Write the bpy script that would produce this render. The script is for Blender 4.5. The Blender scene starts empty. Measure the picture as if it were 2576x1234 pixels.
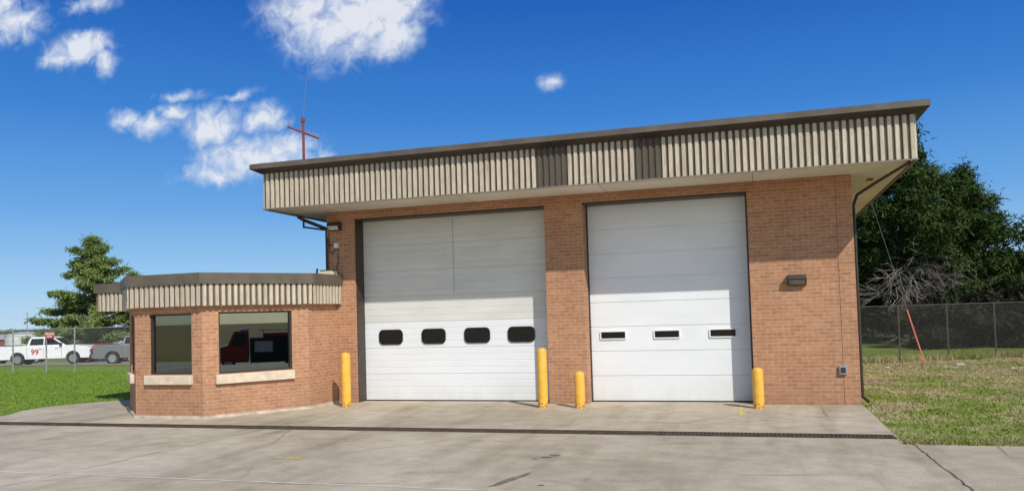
import bpy, bmesh, math, random
import numpy as np
from mathutils import Vector, Matrix
random.seed(7); rng=np.random.default_rng(11)
scene=bpy.context.scene
scene.view_settings.view_transform='Standard'
scene.view_settings.look='None'
scene.view_settings.exposure=0

# ------------------------------------------------------------------ materials
def new_mat(name):
    m=bpy.data.materials.new(name); m.use_nodes=True
    nt=m.node_tree; b=nt.nodes['Principled BSDF']
    return m,nt,b
def N(nt,t,**k):
    n=nt.nodes.new(t)
    for a,v in k.items(): setattr(n,a,v)
    return n
def L(nt,a,b): nt.links.new(a,b)
def noise_node(nt,vec,scale,detail=3,rough=.55,dist=0):
    n=N(nt,'ShaderNodeTexNoise'); n.inputs['Scale'].default_value=scale
    n.inputs['Detail'].default_value=detail; n.inputs['Roughness'].default_value=rough
    n.inputs['Distortion'].default_value=dist
    if vec is not None: L(nt,vec,n.inputs['Vector'])
    return n
def ramp(nt,fac,stops):
    r=N(nt,'ShaderNodeValToRGB'); e=r.color_ramp.elements
    while len(e)<len(stops): e.new(.5)
    for i,(p,c) in enumerate(stops):
        e[i].position=p; e[i].color=(*c,1) if len(c)==3 else c
    L(nt,fac,r.inputs[0]); return r
def mix(nt,fac,a,b,mode='MIX'):
    m=N(nt,'ShaderNodeMix',data_type='RGBA',blend_type=mode)
    if isinstance(fac,(int,float)): m.inputs[0].default_value=fac
    else: L(nt,fac,m.inputs[0])
    for s,v in ((6,a),(7,b)):
        if isinstance(v,tuple): m.inputs[s].default_value=(*v,1)
        else: L(nt,v,m.inputs[s])
    return m.outputs[2]
def mapping(nt,vec,scale=(1,1,1),loc=(0,0,0),rot=(0,0,0)):
    m=N(nt,'ShaderNodeMapping'); m.inputs['Scale'].default_value=scale
    m.inputs['Location'].default_value=loc; m.inputs['Rotation'].default_value=rot
    L(nt,vec,m.inputs['Vector']); return m.outputs[0]
def pos(nt): return N(nt,'ShaderNodeNewGeometry').outputs['Position']
def math_(nt,op,a,b=None,c=None):
    m=N(nt,'ShaderNodeMath',operation=op)
    for i,v in enumerate((a,b,c)):
        if v is None: continue
        if isinstance(v,(int,float)): m.inputs[i].default_value=v
        else: L(nt,v,m.inputs[i])
    return m.outputs[0]
def maprange(nt,v,a,b,c,d,smooth=False):
    m=N(nt,'ShaderNodeMapRange'); 
    if smooth: m.interpolation_type='SMOOTHSTEP'
    L(nt,v,m.inputs[0])
    for i,x in enumerate((a,b,c,d)): m.inputs[i+1].default_value=x
    return m.outputs[0]
def bump(nt,b,h,strength=.3,dist=.01):
    n=N(nt,'ShaderNodeBump'); n.inputs['Strength'].default_value=strength; n.inputs['Distance'].default_value=dist
    L(nt,h,n.inputs['Height']); L(nt,n.outputs[0],b.inputs['Normal'])
def simple(name,col,rough=.6,metal=0,var=.15,scale=6,spec=.4,stretch=(1,1,1)):
    m,nt,b=new_mat(name)
    v=mapping(nt,N(nt,'ShaderNodeTexCoord').outputs['Object'],stretch)
    n=noise_node(nt,v,scale,2)
    lo=tuple(c*(1-var) for c in col); hi=tuple(min(1,c*(1+var)) for c in col)
    r=ramp(nt,n.outputs[0],[(.3,lo),(.7,hi)])
    L(nt,r.outputs[0],b.inputs['Base Color'])
    b.inputs['Roughness'].default_value=rough; b.inputs['Metallic'].default_value=metal
    b.inputs['Specular IOR Level'].default_value=spec
    return m

def brick_mat():
    m,nt,b=new_mat('brick')
    uv=N(nt,'ShaderNodeUVMap').outputs[0]
    t=N(nt,'ShaderNodeTexBrick'); L(nt,uv,t.inputs['Vector'])
    t.inputs['Scale'].default_value=1
    t.inputs['Brick Width'].default_value=.178; t.inputs['Row Height'].default_value=.059
    t.inputs['Mortar Size'].default_value=.0050; t.inputs['Mortar Smooth'].default_value=.3
    t.inputs['Bias'].default_value=-.1
    t.inputs['Color1'].default_value=(.47,.245,.138,1)
    t.inputs['Color2'].default_value=(.375,.185,.102,1)
    t.inputs['Mortar'].default_value=(.50,.355,.25,1)
    n=noise_node(nt,pos(nt),.7,4,.6)
    n2=noise_node(nt,pos(nt),14,2)
    r=ramp(nt,n.outputs[0],[(.3,(.87,.86,.85)),(.7,(1.09,1.08,1.07))])
    r2=ramp(nt,n2.outputs[0],[(.3,(.86,.86,.86)),(.7,(1.09,1.09,1.09))])
    c=mix(nt,1.0,t.outputs['Color'],r.outputs[0],'MULTIPLY'); c=mix(nt,1.0,c,r2.outputs[0],'MULTIPLY')
    # rain streaks and splash-back dirt near the ground
    sx=N(nt,'ShaderNodeSeparateXYZ'); L(nt,pos(nt),sx.inputs[0])
    st=noise_node(nt,mapping(nt,pos(nt),(5,5,.4)),1,3)
    d=math_(nt,'MULTIPLY',maprange(nt,sx.outputs[2],0,.55,.55,0),st.outputs[0])
    c=mix(nt,d,c,(.20,.13,.09))
    L(nt,c,b.inputs['Base Color']); b.inputs['Roughness'].default_value=.9
    b.inputs['Specular IOR Level'].default_value=.2
    inv=math_(nt,'SUBTRACT',1,t.outputs['Fac']); bump(nt,b,inv,.4,.005)
    return m
M_brick=brick_mat()

def concrete_mat():
    m,nt,b=new_mat('concrete'); p=pos(nt)
    n1=noise_node(nt,p,.35,6,.62,.6); n2=noise_node(nt,p,3.2,4,.6); n3=noise_node(nt,p,60,2)
    c=ramp(nt,n1.outputs[0],[(.28,(.36,.305,.228)),(.5,(.475,.41,.315)),(.72,(.57,.50,.395))]).outputs[0]
    r2=ramp(nt,n2.outputs[0],[(.3,(.85,.845,.83)),(.65,(1.06,1.06,1.05))]).outputs[0]
    r3=ramp(nt,n3.outputs[0],[(.3,(.82,.82,.82)),(.7,(1.16,1.16,1.16))]).outputs[0]
    c=mix(nt,1.,c,r2,'MULTIPLY'); c=mix(nt,1.,c,r3,'MULTIPLY')
    st=noise_node(nt,mapping(nt,p,(1.6,.25,1)),1.0,4,.6)
    s=ramp(nt,st.outputs[0],[(.48,(1,1,1)),(.72,(.68,.65,.61))]).outputs[0]
    c=mix(nt,.85,c,s,'MULTIPLY')
    # blotchy dark stains
    bl=ramp(nt,noise_node(nt,mapping(nt,p,(.8,1.5,1),(4,9,0)),1.1,6,.7).outputs[0],[(.56,(1,1,1)),(.68,(.72,.69,.64))]).outputs[0]
    c=mix(nt,.7,c,bl,'MULTIPLY')
    wv=mix(nt,.12,p,noise_node(nt,p,1.2,4).outputs['Color'],'LINEAR_LIGHT')
    v=N(nt,'ShaderNodeTexVoronoi',feature='DISTANCE_TO_EDGE'); v.inputs['Scale'].default_value=.23; L(nt,wv,v.inputs['Vector'])
    cr=ramp(nt,v.outputs['Distance'],[(.0,(.45,.42,.38)),(.003,(1,1,1))]).outputs[0]
    msk=ramp(nt,noise_node(nt,p,.3,1).outputs[0],[(.45,(0,0,0)),(.53,(1,1,1))]).outputs[0]
    c2=mix(nt,1.,c,cr,'MULTIPLY'); c=mix(nt,msk,c,c2)
    L(nt,c,b.inputs['Base Color']); b.inputs['Roughness'].default_value=.88
    b.inputs['Specular IOR Level'].default_value=.25
    return m
M_conc=concrete_mat()

def grass_mat(name,blade=False):
    m,nt,b=new_mat(name); p=pos(nt)
    n1=noise_node(nt,p,.75,5,.68); n2=noise_node(nt,p,5,3,.65); n3=noise_node(nt,p,45,2)
    k=1.15 if blade else .95
    S=lambda c:tuple(x*k for x in c)
    sx=N(nt,'ShaderNodeSeparateXYZ'); L(nt,p,sx.inputs[0])
    right=math_(nt,'GREATER_THAN',sx.outputs[0],0.)
    green=ramp(nt,n2.outputs[0],[(.3,S((.115,.190,.022))),(.7,S((.195,.275,.042)))]).outputs[0]
    greenr=ramp(nt,n2.outputs[0],[(.3,S((.125,.170,.030))),(.7,S((.215,.26,.06)))]).outputs[0]
    green=mix(nt,right,green,greenr)
    dry=ramp(nt,n2.outputs[0],[(.3,S((.26,.225,.11))),(.7,S((.43,.37,.215)))]).outputs[0]
    dryness=ramp(nt,n1.outputs[0],[(.43,(0,0,0)),(.58,(1,1,1))]).outputs[0]
    d=math_(nt,'ADD',dryness,maprange(nt,sx.outputs[1],-4.,6.,-.45,.25))
    far=math_(nt,'LESS_THAN',sx.outputs[1],12.5)
    cl=N(nt,'ShaderNodeClamp'); L(nt,d,cl.inputs[0])
    f=math_(nt,'MULTIPLY',math_(nt,'MULTIPLY',cl.outputs[0],right),far)
    c=mix(nt,f,green,dry)
    soil=ramp(nt,noise_node(nt,mapping(nt,p,(.5,1,1),(7,3,0)),.9,5,.7).outputs[0],[(.50,(0,0,0)),(.58,(1,1,1))]).outputs[0]
    sf=math_(nt,'MULTIPLY',math_(nt,'MULTIPLY',soil,f),maprange(nt,sx.outputs[1],-2.5,5,.2,1))
    c=mix(nt,sf,c,S((.30,.225,.155)))
    back=maprange(nt,sx.outputs[1],-24,-18,1,0)
    c=mix(nt,back,c,(.26,.19,.085))
    r3=ramp(nt,n3.outputs[0],[(.3,(.75,.75,.72)),(.7,(1.25,1.25,1.2))]).outputs[0]
    c=mix(nt,1.,c,r3,'MULTIPLY')
    L(nt,c,b.inputs['Base Color']); b.inputs['Roughness'].default_value=.85; b.inputs['Specular IOR Level'].default_value=.1
    return m
M_ground=grass_mat('grass_ground'); M_blade=grass_mat('grass_blade',True)

def slat_mat(name,ca,cb,grime=(.22,.14,.07),gf=.55):
    m,nt,b=new_mat(name); p=pos(nt)
    n=noise_node(nt,mapping(nt,p,(9,9,1.2)),1.5,4,.65)
    n2=noise_node(nt,mapping(nt,p,(22,22,6)),1.5,4,.7)
    c=ramp(nt,n.outputs[0],[(.3,ca),(.7,cb)]).outputs[0]
    g=ramp(nt,n2.outputs[0],[(.52,(0,0,0)),(.74,(1,1,1))]).outputs[0]
    c=mix(nt,math_(nt,'MULTIPLY',g,gf),c,grime)
    L(nt,c,b.inputs['Base Color']); b.inputs['Roughness'].default_value=.6
    return m
M_slat=slat_mat('weathered_cream_metal',(.40,.345,.255),(.62,.55,.43))
M_groove=slat_mat('shaded_groove',(.065,.048,.030),(.115,.088,.055))  # shadow between ribs painted in as a dark base colour, grime flecks over it
M_slatdark=slat_mat('dark_brown_metal',(.070,.062,.045),(.105,.09,.066),gf=.2)
M_trim=simple('brown_trim',(.115,.095,.072),.5,var=.2,scale=3)
M_trimlight=simple('faded_trim',(.20,.17,.13),.5,var=.2,scale=3)
M_caulk=simple('aged_caulk',(.16,.095,.06),.8,var=.2,scale=3)
M_jamb=simple('bronze_frame',(.045,.034,.028),.45)
def soffit_mat():
    m,nt,b=new_mat('soffit_panel'); p=pos(nt)
    n=noise_node(nt,p,.8,4,.6)
    c=ramp(nt,n.outputs[0],[(.3,(.68,.60,.49)),(.65,(.82,.77,.67))]).outputs[0]
    w=N(nt,'ShaderNodeTexBrick'); L(nt,p,w.inputs['Vector']); w.offset=0
    w.inputs['Scale'].default_value=1; w.inputs['Brick Width'].default_value=2.44; w.inputs['Row Height'].default_value=1.9
    w.inputs['Mortar Size'].default_value=.008
    w.inputs['Color1'].default_value=(1,1,1,1); w.inputs['Color2'].default_value=(.90,.89,.87,1); w.inputs['Mortar'].default_value=(.45,.42,.37,1)
    c=mix(nt,1.,c,w.outputs[0],'MULTIPLY')
    L(nt,c,b.inputs['Base Color']); b.inputs['Roughness'].default_value=.8
    return m
M_soffit=soffit_mat()
def door_mat(name,col,dirt=.10):
    m,nt,b=new_mat(name); p=pos(nt)
    n=noise_node(nt,mapping(nt,p,(1.2,1,3)),1.2,4,.6)
    lo=tuple(c*(1-dirt) for c in col)
    c=ramp(nt,n.outputs[0],[(.3,lo),(.65,col)]).outputs[0]
    sx=N(nt,'ShaderNodeSeparateXYZ'); L(nt,p,sx.inputs[0])
    n2=noise_node(nt,mapping(nt,p,(6,1,1.5)),1,4)
    d=math_(nt,'MULTIPLY',maprange(nt,sx.outputs[2],0,.5,.5,0),n2.outputs[0])
    c=mix(nt,d,c,(.45,.42,.36))
    L(nt,c,b.inputs['Base Color']); b.inputs['Roughness'].default_value=.5
    n3=noise_node(nt,p,70,1); bump(nt,b,n3.outputs[0],.12,.003)
    return m
M_doorA=door_mat('old_cream_door_paint',(.70,.70,.645),.12)
M_doorB=door_mat('white_door_paint',(.78,.80,.81),.06)
M_glass,nt,b=new_mat('tinted_window_glass')
b.inputs['Metallic'].default_value=1; b.inputs['Roughness'].default_value=.012
n=noise_node(nt,pos(nt),2,2); r=ramp(nt,n.outputs[0],[(.3,(.185,.225,.225)),(.7,(.225,.265,.26))]); L(nt,r.outputs[0],b.inputs['Base Color'])
M_black=simple('black_glass',(.008,.008,.009),.12,spec=.5)
M_blackframe=simple('black_rubber',(.012,.012,.012),.5)
M_stone=simple('limestone_sill',(.64,.53,.40),.85,var=.13,scale=9)
M_found=simple('foundation_concrete',(.50,.43,.34),.9,var=.25,scale=7)
def yellow_mat():
    m,nt,b=new_mat('yellow_bollard_paint'); v=N(nt,'ShaderNodeTexCoord').outputs['Object']
    n=noise_node(nt,v,7,3); c=ramp(nt,n.outputs[0],[(.3,(.72,.37,.045)),(.7,(.86,.48,.06))]).outputs[0]
    sx=N(nt,'ShaderNodeSeparateXYZ'); L(nt,v,sx.inputs[0])
    n2=noise_node(nt,v,22,4,.7)
    d=math_(nt,'ADD',n2.outputs[0],maprange(nt,sx.outputs[2],0,.25,.18,0))
    g=ramp(nt,d,[(.62,(0,0,0)),(.72,(1,1,1))]).outputs[0]
    c=mix(nt,math_(nt,'MULTIPLY',g,.75),c,(.22,.13,.06))
    L(nt,c,b.inputs['Base Color']); b.inputs['Roughness'].default_value=.5; return m
M_yellow=yellow_mat()
M_ypaint=simple('worn_yellow_paint',(.60,.47,.13),.8,var=.3,scale=12)
M_wpaint=simple('pale_joint_sealant',(.70,.67,.60),.8,var=.2,scale=8)
M_joint=simple('dark_joint',(.12,.10,.075),.9,var=.3)
M_oil=simple('oil_stain',(.19,.165,.13),.6,var=.3,scale=14)
M_rust=simple('rusty_grate',(.075,.050,.036),.8,var=.4,scale=8)
M_pit=simple('drain_pit',(.012,.009,.007),.9)
M_redmast=simple('red_oxide_metal',(.22,.045,.035),.6,var=.3)
M_galv=simple('galvanised_steel',(.34,.34,.33),.45,metal=.4,var=.15)
M_galvdark=simple('dull_fence_steel',(.085,.08,.07),.6,metal=.2,var=.2)
M_wire=simple('thin_wire',(.17,.17,.17),.5)
M_grey=simple('grey_box_paint',(.30,.31,.31),.5)
M_lampglass=simple('lamp_lens',(.62,.62,.56),.3)
M_lampdim=simple('dusty_lamp_lens',(.20,.19,.16),.3)
M_white=simple('white_paint',(.76,.77,.78),.35,var=.05)
M_silver=simple('grey_car_paint',(.22,.225,.23),.3,metal=.5,var=.05)
M_redpaint=simple('red_paint',(.45,.02,.02),.3,var=.1)
M_redroof=simple('weathered_red_roof',(.28,.06,.05),.7,var=.2)
M_darkred=simple('dark_red_paint',(.28,.012,.012),.35,var=.1)
M_redsign=simple('red_sign_sheet',(.48,.02,.025),.4,var=.08)
M_orange=simple('orange_guard',(.62,.15,.08),.5,var=.12)
M_tyre=simple('tyre_rubber',(.015,.015,.015),.85)
M_rim=simple('alloy_rim',(.35,.35,.36),.35,metal=.7)
M_chrome=simple('dark_chrome',(.25,.25,.26),.3,metal=.8)
M_head=simple('headlight_lens',(.75,.77,.8),.15)
M_tail=simple('tail_lens',(.35,.01,.01),.2)
M_bark=simple('bark',(.10,.072,.052),.95,var=.35,scale=10,stretch=(1,1,.25))
M_dead=simple('dead_wood',(.27,.235,.20),.95,var=.25,scale=10)
M_tank=simple('tank_white',(.62,.63,.62),.5,var=.12)
M_tan=simple('tan_siding',(.45,.40,.33),.6,var=.1)
M_roofmetal=simple('grey_roof',(.4,.4,.4),.6)
M_rock=simple('pale_rock',(.42,.39,.35),.9,var=.2)
def leaf_mat(name,a,b_):
    m,nt,b=new_mat(name); p=pos(nt)
    n=noise_node(nt,p,1.3,3); n2=noise_node(nt,p,9,1)
    c=ramp(nt,n.outputs[0],[(.3,a),(.7,b_)]).outputs[0]
    r=ramp(nt,n2.outputs[0],[(.3,(.6,.6,.6)),(.7,(1.4,1.4,1.3))]).outputs[0]
    c=mix(nt,1.,c,r,'MULTIPLY')
    L(nt,c,b.inputs['Base Color']); b.inputs['Roughness'].default_value=.75; b.inputs['Specular IOR Level'].default_value=.15
    return m
M_leafD=leaf_mat('dark_conifer_needles',(.022,.042,.012),(.062,.105,.022))
M_leafL=leaf_mat('spruce_needles',(.095,.145,.045),(.20,.265,.085))
M_leafF=leaf_mat('distant_leaves',(.06,.085,.05),(.10,.13,.07))
M_leafS=leaf_mat('undergrowth_leaves',(.013,.015,.009),(.036,.036,.018))
def link_mat(name,col,wd):
    m,nt,b=new_mat(name); uv=N(nt,'ShaderNodeUVMap').outputs[0]
    v=mapping(nt,uv,(1,1,1),rot=(0,0,math.radians(45)))
    s=N(nt,'ShaderNodeSeparateXYZ'); L(nt,v,s.inputs[0])
    def line(o):
        f=math_(nt,'FRACT',math_(nt,'MULTIPLY',o,1/.055)); return math_(nt,'LESS_THAN',f,wd)
    a=math_(nt,'MAXIMUM',line(s.outputs[0]),line(s.outputs[1]))
    b.inputs['Base Color'].default_value=(*col,1); b.inputs['Metallic'].default_value=.2; b.inputs['Roughness'].default_value=.6
    L(nt,a,b.inputs['Alpha']); return m
M_link=link_mat('chain_link',(.28,.28,.27),.08); M_linkdark=link_mat('dull_chain_link',(.10,.095,.085),.08)

# ------------------------------------------------------------------ mesh builder
class MB:
    def __init__(s): s.v=[];s.f=[];s.m=[];s.uv=[]
    def face(s,pts,m=0,uv=None):
        i=len(s.v); s.v+= [tuple(p) for p in pts]; s.f.append(tuple(range(i,i+len(pts)))); s.m.append(m)
        if uv is None: uv=[(p[0]+p[1],p[2]) for p in pts]
        s.uv+=list(uv)
    def box(s,x0,x1,y0,y1,z0,z1,m=0):
        P=lambda a,b,c:(a,b,c)
        s.face([P(x0,y0,z0),P(x1,y0,z0),P(x1,y0,z1),P(x0,y0,z1)],m)
        s.face([P(x1,y1,z0),P(x0,y1,z0),P(x0,y1,z1),P(x1,y1,z1)],m)
        s.face([P(x0,y1,z0),P(x0,y0,z0),P(x0,y0,z1),P(x0,y1,z1)],m)
        s.face([P(x1,y0,z0),P(x1,y1,z0),P(x1,y1,z1),P(x1,y0,z1)],m)
        s.face([P(x0,y0,z1),P(x1,y0,z1),P(x1,y1,z1),P(x0,y1,z1)],m)
        s.face([P(x0,y1,z0),P(x1,y1,z0),P(x1,y0,z0),P(x0,y0,z0)],m)
    def tube(s,p0,p1,r0,r1=None,n=8,m=0,caps=True):
        if r1 is None: r1=r0
        p0=Vector(p0);p1=Vector(p1);d=(p1-p0).normalized()
        a=d.orthogonal().normalized(); b=d.cross(a)
        A=[p0+(a*math.cos(t)+b*math.sin(t))*r0 for t in [2*math.pi*i/n for i in range(n)]]
        B=[p1+(a*math.cos(t)+b*math.sin(t))*r1 for t in [2*math.pi*i/n for i in range(n)]]
        for i in range(n):
            j=(i+1)%n; s.face([A[i],A[j],B[j],B[i]],m)
        if caps: s.face(A[::-1],m); s.face(B,m)
    def prism(s,poly,axis,a,b,m=0):
        def P(q,t):
            if axis==0: return (t,q[0],q[1])
            if axis==1: return (q[0],t,q[1])
            return (q[0],q[1],t)
        n=len(poly)
        s.face([P(q,a) for q in poly],m); s.face([P(q,b) for q in poly][::-1],m)
        for i in range(n):
            j=(i+1)%n; s.face([P(poly[i],a),P(poly[i],b),P(poly[j],b),P(poly[j],a)],m)
    def obj(s,name,mats,parent=None,smooth=False,bevel=0,merge=True,label=None):
        me=bpy.data.meshes.new(name); me.from_pydata(s.v,[],s.f); me.update()
        u=me.uv_layers.new(name='UVMap')
        u.data.foreach_set('uv',np.array(s.uv,dtype=np.float32).ravel())
        me.polygons.foreach_set('material_index',s.m)
        for m in (mats if isinstance(mats,(list,tuple)) else [mats]): me.materials.append(m)
        o=bpy.data.objects.new(name,me); scene.collection.objects.link(o)
        if merge:
            bm=bmesh.new(); bm.from_mesh(me); bmesh.ops.remove_doubles(bm,verts=bm.verts,dist=1e-5)
            bmesh.ops.recalc_face_normals(bm,faces=bm.faces); bm.to_mesh(me); bm.free()
        if smooth:
            for p in me.polygons: p.use_smooth=True
            try: me.set_sharp_from_angle(angle=math.radians(40))
            except Exception: pass
        if bevel:
            md=o.modifiers.new('bevel','BEVEL'); md.width=bevel; md.segments=2; md.limit_method='ANGLE'
        if parent is not None:
            o.parent=parent
            if parent.type=='EMPTY' and not parent.get('_local'): o.matrix_parent_inverse=Matrix.Translation(parent.location).inverted()
        if label: o['label']=label
        return o
def thing(name,loc,label,cat,group=None,local=False):
    e=bpy.data.objects.new(name,None); e.location=loc; e.empty_display_size=.3
    scene.collection.objects.link(e); e['label']=label; e['category']=cat
    if group: e['group']=group
    if local: e['_local']=1
    return e
def tag(o,label=None,cat=None,group=None,kind=None):
    if label:o['label']=label
    if cat:o['category']=cat
    if group:o['group']=group
    if kind:o['kind']=kind
    return o
def subparent(child,par):
    child.parent=par; child.matrix_parent_inverse=Matrix.Identity(4)

# ------------------------------------------------------------------ terrain
def lin(a,b,x): return min(1,max(0,(x-a)/(b-a)))
def terr(x,y):
    z=0
    if x<0: z=-0.04*min(42,max(0,y-6))*lin(-14,-20,x)
    if x>8: z-=1.05*lin(8,18,x)*lin(2,-4,y)
    return z
xs=[-1500,-900,-500,-300,-200,-150,-120,-100]+list(range(-90,-22,4))+[-20,-17,-14,-12,-8,-4,0,4]+list(range(8,50,2))+[60,90,130,200,300,500,900,1500]
ys=[-1500,-900,-500,-300,-200,-120,-80,-50,-40]+list(range(-30,-8,2))+list(range(-8,60,2))+[70,90,130,200,300,500,900,1500]
g=MB()
for i in range(len(xs)-1):
    for j in range(len(ys)-1):
        q=[(xs[i],ys[j]),(xs[i+1],ys[j]),(xs[i+1],ys[j+1]),(xs[i],ys[j+1])]
        g.face([(a,b,terr(a,b)-.014) for a,b in q])
o=g.obj('ground',M_ground,smooth=True); tag(o,kind='structure')
c=MB()
poly=[(-90,-18.5),(8,-18.5),(8,-3.68),(1.56,-3.68),(1.53,-3.5),(1.53,0.2),(1.3,9),(-11.2,9),(-12.2,4),(-12.9,1.0),(-13.2,.3),(-13.7,-.4),(-13.95,-1.0),(-13.85,-1.6),(-13.45,-2.3),(-13.6,-2.8),(-15,-3.0),(-90,-3.1)]
c.face([(x,y,0) for x,y in poly]); o=c.obj('concrete_apron',M_conc); tag(o,kind='structure')
c=MB()
rx=list(range(8,50,2)); ry=list(range(-18,-4,2))+[-4]
for i in range(len(rx)-1):
    for j in range(len(ry)-1):
        q=[(rx[i],ry[j]),(rx[i+1],ry[j]),(rx[i+1],ry[j+1]),(rx[i],ry[j+1])]
        c.face([(a,b_,terr(a,b_)+(.0 if a==8 else .012)) for a,b_ in q])
o=c.obj('access_road',M_conc,smooth=True); tag(o,kind='structure')
c=MB()
for i in range(20):
    x0=-80+i*2.8; x1=x0+2.8
    for y0 in range(28,48,4):
        q=[(x0,y0),(x1,y0),(x1,y0+4),(x0,y0+4)]
        c.face([(a,b_,terr(a,b_)+.02) for a,b_ in q])
o=c.obj('parking_pavement',M_conc,smooth=True); tag(o,kind='structure')
def sheet(name,mat,pts,z=.004,kind='structure'):
    s=MB(); s.face([(x,y,z) for x,y in pts]); o=s.obj(name,mat); tag(o,kind=kind); return o
def strip(name,mat,x0,y0,x1,y1,w,n=40,amp=.012,z=.004):
    Lf=[];Rt=[]
    d=Vector((x1-x0,y1-y0)); nrm=Vector((-d.y,d.x)).normalized()
    for i in range(n+1):
        t=i/n; a=random.uniform(-amp,amp); ww=w*random.uniform(.4,1.2)
        p=Vector((x0,y0))+d*t+nrm*a
        Lf.append(p+nrm*ww/2); Rt.append(p-nrm*ww/2)
    s=MB()
    for i in range(n): s.face([(Rt[i].x,Rt[i].y,z),(Rt[i+1].x,Rt[i+1].y,z),(Lf[i+1].x,Lf[i+1].y,z),(Lf[i].x,Lf[i].y,z)])
    o=s.obj(name,mat); tag(o,kind='structure')
strip('pavement_joint',M_wpaint,-20,-6.86,7.9,-6.83,.026,200,.01)
strip('pavement_joint',M_joint,1.62,-3.72,1.74,-9.5,.018,60,.012)
strip('pavement_joint',M_joint,-7.1,-3.5,-7.6,-9.5,.010,60,.02)
strip('pavement_joint',M_joint,-11.6,-3.5,-11.9,-9.5,.010,60,.02)
strip('painted_marking',M_ypaint,-5.5,-5.60,-5.16,-5.56,.09,8,.004)
strip('painted_marking',M_ypaint,-.33,-.35,-.31,-1.45,.07,10,.006)
strip('painted_marking',M_ypaint,-4.3,-.4,-4.5,-1.3,.03,10,.01)
strip('painted_marking',M_ypaint,-5.1,-3.9,-5.25,-4.5,.03,10,.01)
def blot(cx,cy,rx,ry,ang=0,n=22):
    s=[];ph=random.random()*9
    for i in range(n):
        t=2*math.pi*i/n; r=1+.25*math.sin(2*t+ph)+.18*math.sin(5*t+ph*2)
        x=rx*r*math.cos(t); y=ry*r*math.sin(t)
        s.append((cx+x*math.cos(ang)-y*math.sin(ang),cy+x*math.sin(ang)+y*math.cos(ang)))
    return s
for a in [(-2.25,-5.0,.07,.04),(-2.32,-5.12,.05,.03),(-2.42,-5.25,.03,.02),(-2.36,-6.35,.035,.42,-.3),(-2.0,-6.55,.03,.02),(-.2,-1.05,.03,.02)]:
    sheet('oil_stain',M_oil,blot(*a),.0045)

# trench drain
dr=MB(); x0,x1=-30,1.5
dr.face([(x0,-3.40,.003),(x1,-3.40,.003),(x1,-3.2,.003),(x0,-3.2,.003)],1)
dr.box(x0,x1,-3.425,-3.40,.001,.016,0); dr.box(x0,x1,-3.20,-3.175,.001,.016,0)
x=x0
while x<x1-.03:
    dr.box(x,x+.026,-3.40,-3.20,.005,.014,0); x+=.05
dr.box(x0,x1,-3.308,-3.292,.006,.0155,0)
o=dr.obj('trench_drain',[M_rust,M_pit],merge=False); tag(o,'long rusty slotted drain grate set in the concrete apron','drain')

# ------------------------------------------------------------------ fire station
ST=thing('fire_station',(-3.2,0,0),'tan brick two-bay fire station with ribbed cream metal fascia','building')
ZD,ZS=3.53,3.68
def brick_wall(mb,p0,p1,z0,z1,openings,depth,u0=0):
    P0=Vector(p0);P1=Vector(p1);d=(P1-P0);Ln=d.length;d.normalize(); inn=Vector((-d.y,d.x))
    us=sorted({0,Ln}|{o[0] for o in openings}|{o[1] for o in openings})
    zs=sorted({z0,z1}|{o[2] for o in openings}|{o[3] for o in openings})
    W=lambda u,z,q=0:(P0.x+d.x*u+inn.x*q,P0.y+d.y*u+inn.y*q,z)
    for i in range(len(us)-1):
        for j in range(len(zs)-1):
            cu=(us[i]+us[i+1])/2;cz=(zs[j]+zs[j+1])/2
            if any(o[0]<cu<o[1] and o[2]<cz<o[3] for o in openings): continue
            a,b,e,f_=us[i],us[i+1],zs[j],zs[j+1]
            mb.face([W(a,e),W(b,e),W(b,f_),W(a,f_)],0,[(u0+a,e),(u0+b,e),(u0+b,f_),(u0+a,f_)])
    for (a,b,za,zb) in openings:
        mb.face([W(a,za),W(a,za,depth),W(a,zb,depth),W(a,zb)],0,[(u0,za),(u0+depth,za),(u0+depth,zb),(u0,zb)])
        mb.face([W(b,za),W(b,za,depth),W(b,zb,depth),W(b,zb)],0,[(u0,za),(u0+depth,za),(u0+depth,zb),(u0,zb)])
        mb.face([W(a,zb),W(b,zb),W(b,zb,depth),W(a,zb,depth)],0)
        if za>z0: mb.face([W(a,za),W(b,za),W(b,za,depth),W(a,za,depth)],0)
XL,XR=-7.98,1.51
mb=MB(); REC=.34
brick_wall(mb,(XL,0),(XR,0),0,ZS,[(-7.40-XL,-3.6-XL,0,ZD),(-2.90-XL,-.11-XL,0,ZD)],REC)
brick_wall(mb,(XR,0),(XR,9),0,ZS,[],0,u0=.1)
brick_wall(mb,(XR,9),(XL,9),0,ZS,[],0)
brick_wall(mb,(XL,9),(XL,0),0,ZS,[],0)
mb.obj('wall',M_brick,ST,merge=False)
mb=MB(); mb.box(1.263,1.271,-.003,.01,0,ZS); mb.obj('expansion_joint',M_caulk,ST)
FX0,FX1,FY,FB=-8.65,2.28,-1.06,9.8
ZT=4.36
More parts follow.
